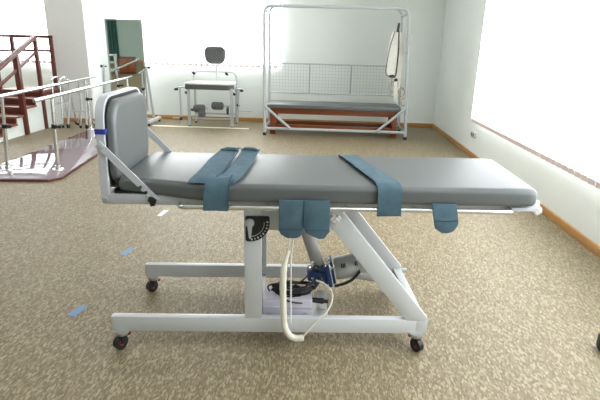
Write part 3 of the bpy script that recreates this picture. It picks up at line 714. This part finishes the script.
for A, C in zip(rings, rings[1:]):
    for k in range(len(A)): bm.faces.new((A[k], A[(k + 1) % len(A)], C[(k + 1) % len(A)], C[k]))
bm.faces.new(rings[0]); bm.faces.new(rings[-1][::-1]); obj('backrest', bm, M['darkvinyl'], ch)
bm = NB(); tube(bm, [(-2.03, 9.41, .78), (-2.05, 9.39, 1.30)], .016, 10); obj('backrest_post', bm, M['steel'], ch)
for x in (CX0, CX1 + .03):
    for y in (CYF, CYR):
        bm = NB(); bar(bm, (x, y, 0.015), (x, y, .70), .05 if y == CYF else .035, .035, .003); l = obj('leg', bm, M['mesh'], ch)
        bm = NB(); cyl(bm, (x, y, 0), (x, y, .02), .026); obj('foot_cap', bm, M['black'], l)
bm = NB()
for x in (CX0, CX1 + .03): bar(bm, (x, CYF, .12), (x, CYR, .12), .03, .03); bar(bm, (x, CYF, .68), (x, CYR, .68), .03, .03)
bar(bm, (CX0, CYR, .18), (CX1, CYR, .18), .03, .03); bar(bm, (CX0, CYR - .01, .66), (CX1, CYR, .66), .03, .03); bar(bm, (CX0, CYF + .2, .12), (CX1 + .03, CYF + .2, .12), .03, .03)
obj('lower_frame', bm, M['mesh'], ch)
bm = NB(); tube(bm, arc_path([(CX0 + .08, CYF + .1, .68), (CX0 + .08, CYF + .1, .985), (CX1 + .10, CYF + .1, .985), (CX1 + .13, CYF + .1, .30)], .12, 8), .014, 10); ar = obj('arm_bar', bm, M['mesh'], ch)
bm = NB()
for x, z in ((CX0 + .09, .955), (CX1 - .07, .955), (CX1 + .06, .60), (CX0 - .06, .60), (CX0 + .03, .30), (CX1 + .13, .40)):
    bar(bm, (x - .02, CYF + .08, z + .015), (x + .025, CYF + .08, z - .02), .04, .03, .004)
objs('clamp_knob', bm, M['black'], ar)
# padded rollers
bm = NB(); tube(bm, [(-2.365, 8.86, .34), (-2.355, 8.86, .34), (-2.33, 8.86, .34), (-2.18, 8.86, .345), (-2.155, 8.86, .345), (-2.145, 8.86, .345)], [.03, .055, .070, .070, .055, .03], 18); obj('roller_pad', bm, M['darkvinyl'], ch)
bm = NB(); tube(bm, [(-2.26, 8.80, .25), (-2.25, 8.80, .25), (-2.23, 8.80, .25), (-2.16, 8.80, .255), (-2.14, 8.80, .255), (-2.13, 8.80, .255)], [.03, .048, .06, .06, .048, .03], 18); obj('roller_pad', bm, M['darkvinyl'], ch)
bm = NB(); tube(bm, [(-2.06, 8.98, .385), (-2.05, 8.98, .385), (-2.025, 8.98, .385), (-1.87, 8.98, .385), (-1.845, 8.98, .385), (-1.835, 8.98, .385)], [.03, .056, .070, .070, .056, .03], 18); obj('roller_pad', bm, M['darkvinyl'], ch)
bm = NB(); tube(bm, [(-2.45, 8.86, .34), (-2.1, 8.86, .345)], .012, 8); tube(bm, [(-2.42, 8.87, .20), (-2.2, 8.80, .24)], .012, 8); tube(bm, [(-1.84, 8.98, .385), (-1.68, 8.97, .385)], .012, 8); objs('roller_arm', bm, M['steel'], ch)
bm = NB(); cyl(bm, (-1.76, 8.92, .31), (-1.74, 8.92, .31), .07, seg=20); bm2 = bm; obj('weight_disc', bm, M['black'], ch)
# side levers with grips
bm = NB()
tube(bm, [(-2.68, 8.95, .70), (-2.45, 8.95, .71)], .014, 8); bar(bm, (-2.62, 8.95, .70), (-2.62, 8.95, .03), .028, .028); tube(bm, [(-2.78, 8.95, .145), (-2.60, 8.95, .15)], .009, 8)
tube(bm, [(-1.60, 8.95, .70), (-1.48, 8.95, .70)], .014, 8); tube(bm, [(-1.56, 9.0, .30), (-1.32, 9.0, .30)], .008, 8); tube(bm, [(-1.54, 8.95, .70), (-1.58, 8.98, .06)], .010, 8)
objs('side_lever', bm, M['mesh'], ch)
bm = NB(); cyl(bm, (-2.72, 8.95, .665), (-2.66, 8.95, .665), .022); cyl(bm, (-2.64, 8.93, .14), (-2.60, 8.93, .14), .03); cyl(bm, (-1.52, 8.95, .67), (-1.47, 8.95, .67), .02); objs('grip', bm, M['black'], ch)

# ================================================================== SUSPENSION CAGE
cg = thing('suspension_cage', 'white steel suspension therapy cage with wire mesh back panel', 'therapy cage', (.19, 8.65, 0))
GY0, GY1 = 8.30, 9.05; GL, GR = -1.0, 1.34
def leanx(x, z): return x + (.045 - .055 * z if x > 0 else 0)
RT = .026
for y in (GY0, GY1):
    bm = NB(); zt = 2.07 if y == GY0 else 2.115
    tube(bm, arc_path([(GL, y, .03), (GL - .01, y, zt), (leanx(GR, zt), y, zt), (leanx(GR, 0), y, .03)], .14, 10), RT if y == GY0 else .022, 14); fr = obj('hoop_frame', bm, M['cage'], cg)
    for x in (GL, leanx(GR, 0)):
        bm = NB(); cyl(bm, (x, y, 0), (x, y, .05), .032, .030, seg=14); obj('foot_cap', bm, M['black'], fr)
bm = NB()
for z in (.12, 2.0):
    for x in (GL, leanx(GR, z)): tube(bm, [(x, GY0, z), (x, GY1, z)], .02, 10)
for z in (1.40, .8): tube(bm, [(leanx(GR, z), GY0, z), (leanx(GR, z), GY1, z)], .012, 10)
tube(bm, [(GL, GY0, .12), (leanx(GR, .12), GY0, .12)], .024, 12); tube(bm, [(GL, GY1, .12), (leanx(GR, .12), GY1, .12)], .02, 12)
objs('lower_bar', bm, M['cage'], cg)
for p, q in (((GL, .50), (-.56, .13)), ((leanx(GR, .5), .53), (.90, .13))):
    bm = NB(); tube(bm, [(p[0], GY0 - .03, p[1]), (q[0], GY0 - .03, q[1])], .022, 10); obj('diagonal_brace', bm, M['cage'], cg)
for x0, x1, i in ((-.99, -.28, 0), (-.28, .46, 1), (.46, 1.19, 2)):
    ym = GY1; z0, z1 = .655, 1.165
    bm = NB()
    for a, b in (((x0, z0), (x1, z0)), ((x0, z1), (x1, z1)), ((x0, z0), (x0, z1)), ((x1, z0), (x1, z1))): tube(bm, [(a[0], ym, a[1]), (b[0], ym, b[1])], .013, 8)
    f = obj('mesh_frame', bm, M['mesh'], cg)
    bm = NB(); k = 13
    for j in range(1, k): x = x0 + (x1 - x0) * j / k; tube(bm, [(x, ym, z0), (x, ym, z1)], .0026, 5)
    k = 9
    for j in range(1, k): z = z0 + (z1 - z0) * j / k; tube(bm, [(x0, ym, z), (x1, ym, z)], .0026, 5)
    obj('wire_mesh', bm, M['mesh'], f)
bm = NB(); tube(bm, [(1.19, GY1, .64), (1.30, GY1, .64)], .012, 8); tube(bm, [(1.19, GY1, 1.16), (1.28, GY1, 1.16)], .012, 8); objs('mesh_hinge', bm, M['mesh'], cg)
# couch inside the cage
co = thing('treatment_couch', 'low orange-brown wooden couch with grey pad inside the white cage', 'couch', (.19, 8.68, 0))
CL, CR, CY0, CY1 = -.92, 1.25, 8.42, 8.98
bm = NB(); prism(bm, rrect(CL - .05, CR + .04, CY0 - .09, CY1 + .02, .04), lambda u, v, k: Vector((u, v, .520 if k else .462)), .015); obj('pad', bm, M['vinyl'], co)
bm = NB(); box(bm, (CL, CY0, .355), (CR, CY0 + .03, .460), .004); box(bm, (CL, CY1 - .03, .355), (CR, CY1, .460), .004); box(bm, (CL, CY0 + .03, .355), (CL + .03, CY1 - .03, .460)); box(bm, (CR - .03, CY0 + .03, .355), (CR, CY1 - .03, .460)); obj('apron', bm, M['bench'], co)
for x in (CL, CR - .09):
    for y in (CY0 + .005, CY1 - .095): bm = NB(); box(bm, (x, y, 0), (x + .09, y + .09, .357), .005); obj('leg', bm, M['bench'], co)
for y in (CY0 + .03, CY1 - .06): bm = NB(); box(bm, (CL + .09, y, .10), (CR - .09, y + .035, .165), .003); obj('stretcher', bm, M['bench'], co)
for x in (CL + .03, CR - .065): bm = NB(); box(bm, (x, CY0 + .09, .12), (x + .035, CY1 - .09, .18), .003); obj('stretcher', bm, M['bench'], co)
for s in (-1, 1):
    xx = .19 + s * .40
    bm = NB(); bar(bm, (xx + s * .22, CY1 - .05, .33), (xx, CY1 - .05, .40), .03, .03); obj('corner_brace', bm, M['bench'], co)

# slings and cords hanging in the cage
sl = thing('hanging_sling', 'off-white canvas sling with dark straps hanging at the right of the cage', 'sling', (1.18, 8.42, .9))
def ribbon(bm, pts, w_, th=.012, side=(1, 0, .0)):
    pts = smooth_path(pts, 4); s = Vector(side).normalized(); rings = []
    for i, p in enumerate(pts):
        f = Vector((0, th, 0)); ww = w_[0] + (w_[1] - w_[0]) * i / (len(pts) - 1) if isinstance(w_, tuple) else w_
        rings.append([bm.verts.new(p + s * ww / 2 * a + f * b / 2) for a, b in ((-1, -1), (1, -1), (1, 1), (-1, 1))])
    for A, C in zip(rings, rings[1:]):
        for k in range(4): bm.faces.new((A[k], A[(k + 1) % 4], C[(k + 1) % 4], C[k]))
    bm.faces.new(rings[0]); bm.faces.new(rings[-1][::-1])
ys = 8.40
bm = NB(); ribbon(bm, [(1.125, ys, 1.72), (1.09, ys, 1.50), (1.075, ys, 1.25), (1.085, ys, 1.06)], (.15, .165), .06); obj('sling_panel', bm, M['canvas'], sl)
bm = NB(); ribbon(bm, [(1.215, ys + .03, 1.72), (1.225, ys + .03, 1.40), (1.215, ys + .03, 1.10), (1.19, ys + .03, .78)], (.07, .11), .04); obj('sling_panel', bm, M['canvas'], sl)
bm = NB(); ribbon(bm, [(1.145, ys, 1.86), (1.14, ys, 1.78), (1.13, ys, 1.70)], (.03, .045), .03)
tube(bm, smooth_path([(1.15, ys - .03, 1.74), (1.165, ys - .035, 1.5), (1.165, ys - .035, 1.25), (1.155, ys - .035, 1.04)]), .011, 6)
tube(bm, smooth_path([(1.09, ys - .03, 1.73), (1.03, ys - .03, 1.5), (.995, ys - .03, 1.22), (.995, ys - .03, 1.08), (1.06, ys - .03, 1.02)]), .007, 6)
sph(bm, (1.10, ys - .02, 1.03), .035, (1.6, 1, .7)); sph(bm, (1.17, ys, .97), .03, (1, 1, 1))
obj('sling_strap', bm, M['darkstrap'], sl)
cd = thing('rope_bundle', 'tangle of tan cords hooked on the right post of the cage', 'cord', (1.2, 8.35, .62))
bm = NB()
for k in range(5):
    c = Vector((1.12 + .05 * k, 8.37, .86 - .06 * k + .1 * (k % 2))); a = random.uniform(.03, .06)
    tube(bm, [c + Vector((a * math.cos(2 * PI * i / 16), .012 * math.sin(4 * PI * i / 16 + k), 1.5 * a * math.sin(2 * PI * i / 16))) for i in range(16)], .006, 6, closed=True)
obj('cord_loop', bm, M['tan'], cd)
bm = NB(); ribbon(bm, [(1.16, 8.36, .95), (1.17, 8.36, .80), (1.19, 8.36, .66)], .06, .02); obj('sling_cuff', bm, M['canvas'], cd)
# chain on the upper left and right posts
for x, lab in ((-.94, 'thin grey chain hanging at the upper left post of the cage'), (1.245, 'thin grey chain hanging at the right post of the cage')):
    bm = NB(); n = 22 if x < 0 else 16
    for i in range(n):
        z = 1.92 - i * .034; c = Vector((x + .006 * math.sin(i), 8.34, z)); ax = Vector((1, 0, 0)) if i % 2 else Vector((0, 1, 0))
        tube(bm, [c + ax * .010 * math.cos(2 * PI * k / 8) + Vector((0, 0, .022 * math.sin(2 * PI * k / 8))) for k in range(8)], .004, 5, closed=True)
    tag(obj('hanging_chain', bm, M['steel']), lab, 'chain')

# ================================================================== SOCKET
sk = thing('wall_socket', 'pale double power socket low on the right wall below the blind', 'socket', (XR - .01, 7.08, .30))
for y in (7.03, 7.12):
    bm = NB(); box(bm, (XR - .03, y - .04, .29), (XR, y + .04, .37), .006); f = obj('socket_plate', bm, M['socket'], sk)
    bm = NB(); cyl(bm, (XR - .032, y, .33), (XR - .029, y, .33), .025, seg=18); obj('socket_hole', bm, M['socketdark'], f)

# ================================================================== SEEN IN THE MIRROR: far end of the room
cu = NB(); pts = []
for i in range(60): pts.append((-5.95 + i * .016, -2.12 + .03 * math.sin(i * .9)))
g = [[cu.verts.new((x, y, z)) for x, y in pts] for z in (.05, 2.7)]
for a in range(59): cu.faces.new((g[0][a], g[0][a + 1], g[1][a + 1], g[1][a]))
bmesh.ops.solidify(cu, geom=cu.faces[:], thickness=.01)
tag(obj('curtain', cu, M['teal']), 'teal curtain seen as a dark green band in the mirror', 'curtain')
cbn = thing('wooden_cabinet', 'low red-brown wooden cabinet seen in the lower part of the mirror', 'cabinet', (-4.37, 1.55, 0))
bm = NB(); box(bm, (-4.62, 1.35, .03), (-4.12, 1.75, .52), .005); obj('body', bm, M['redwood'], cbn)
for x in (-4.61, -4.365):
    bm = NB(); box(bm, (x, 1.75, .06), (x + .235, 1.768, .49), .004); d_ = obj('door', bm, M['bench'], cbn)
    bm = NB(); cyl(bm, (x + .04, 1.768, .35), (x + .04, 1.79, .35), .012); obj('knob', bm, M['chrome'], d_)
tb = thing('white_rack', 'white framed rack seen beside the wooden cabinet in the mirror', 'rack', (-4.9, 1.6, 0))
for x in (-5.08, -4.72):
    for y in (1.45, 1.75): bm = NB(); box(bm, (x - .03, y - .03, 0), (x + .03, y + .03, .60), .003); obj('upright', bm, M['white'], tb)
for z in (.12, .34, .57): bm = NB(); box(bm, (-5.11, 1.42, z), (-4.69, 1.78, z + .03), .003); obj('shelf', bm, M['canvas'], tb)
for pre, g in (('body_strap', 'blue body straps on the tilt table'), ('floor_tape', 'tape marks on the carpet'), ('vertical_blind', 'vertical blinds at the windows'), ('added_ceiling_lamp', 'added square ceiling lamps'), ('hanging_chain', 'chains hanging in the cage')):
    for o in COL.objects:
        if o.name.startswith(pre) and o.parent is None: o['group'] = g
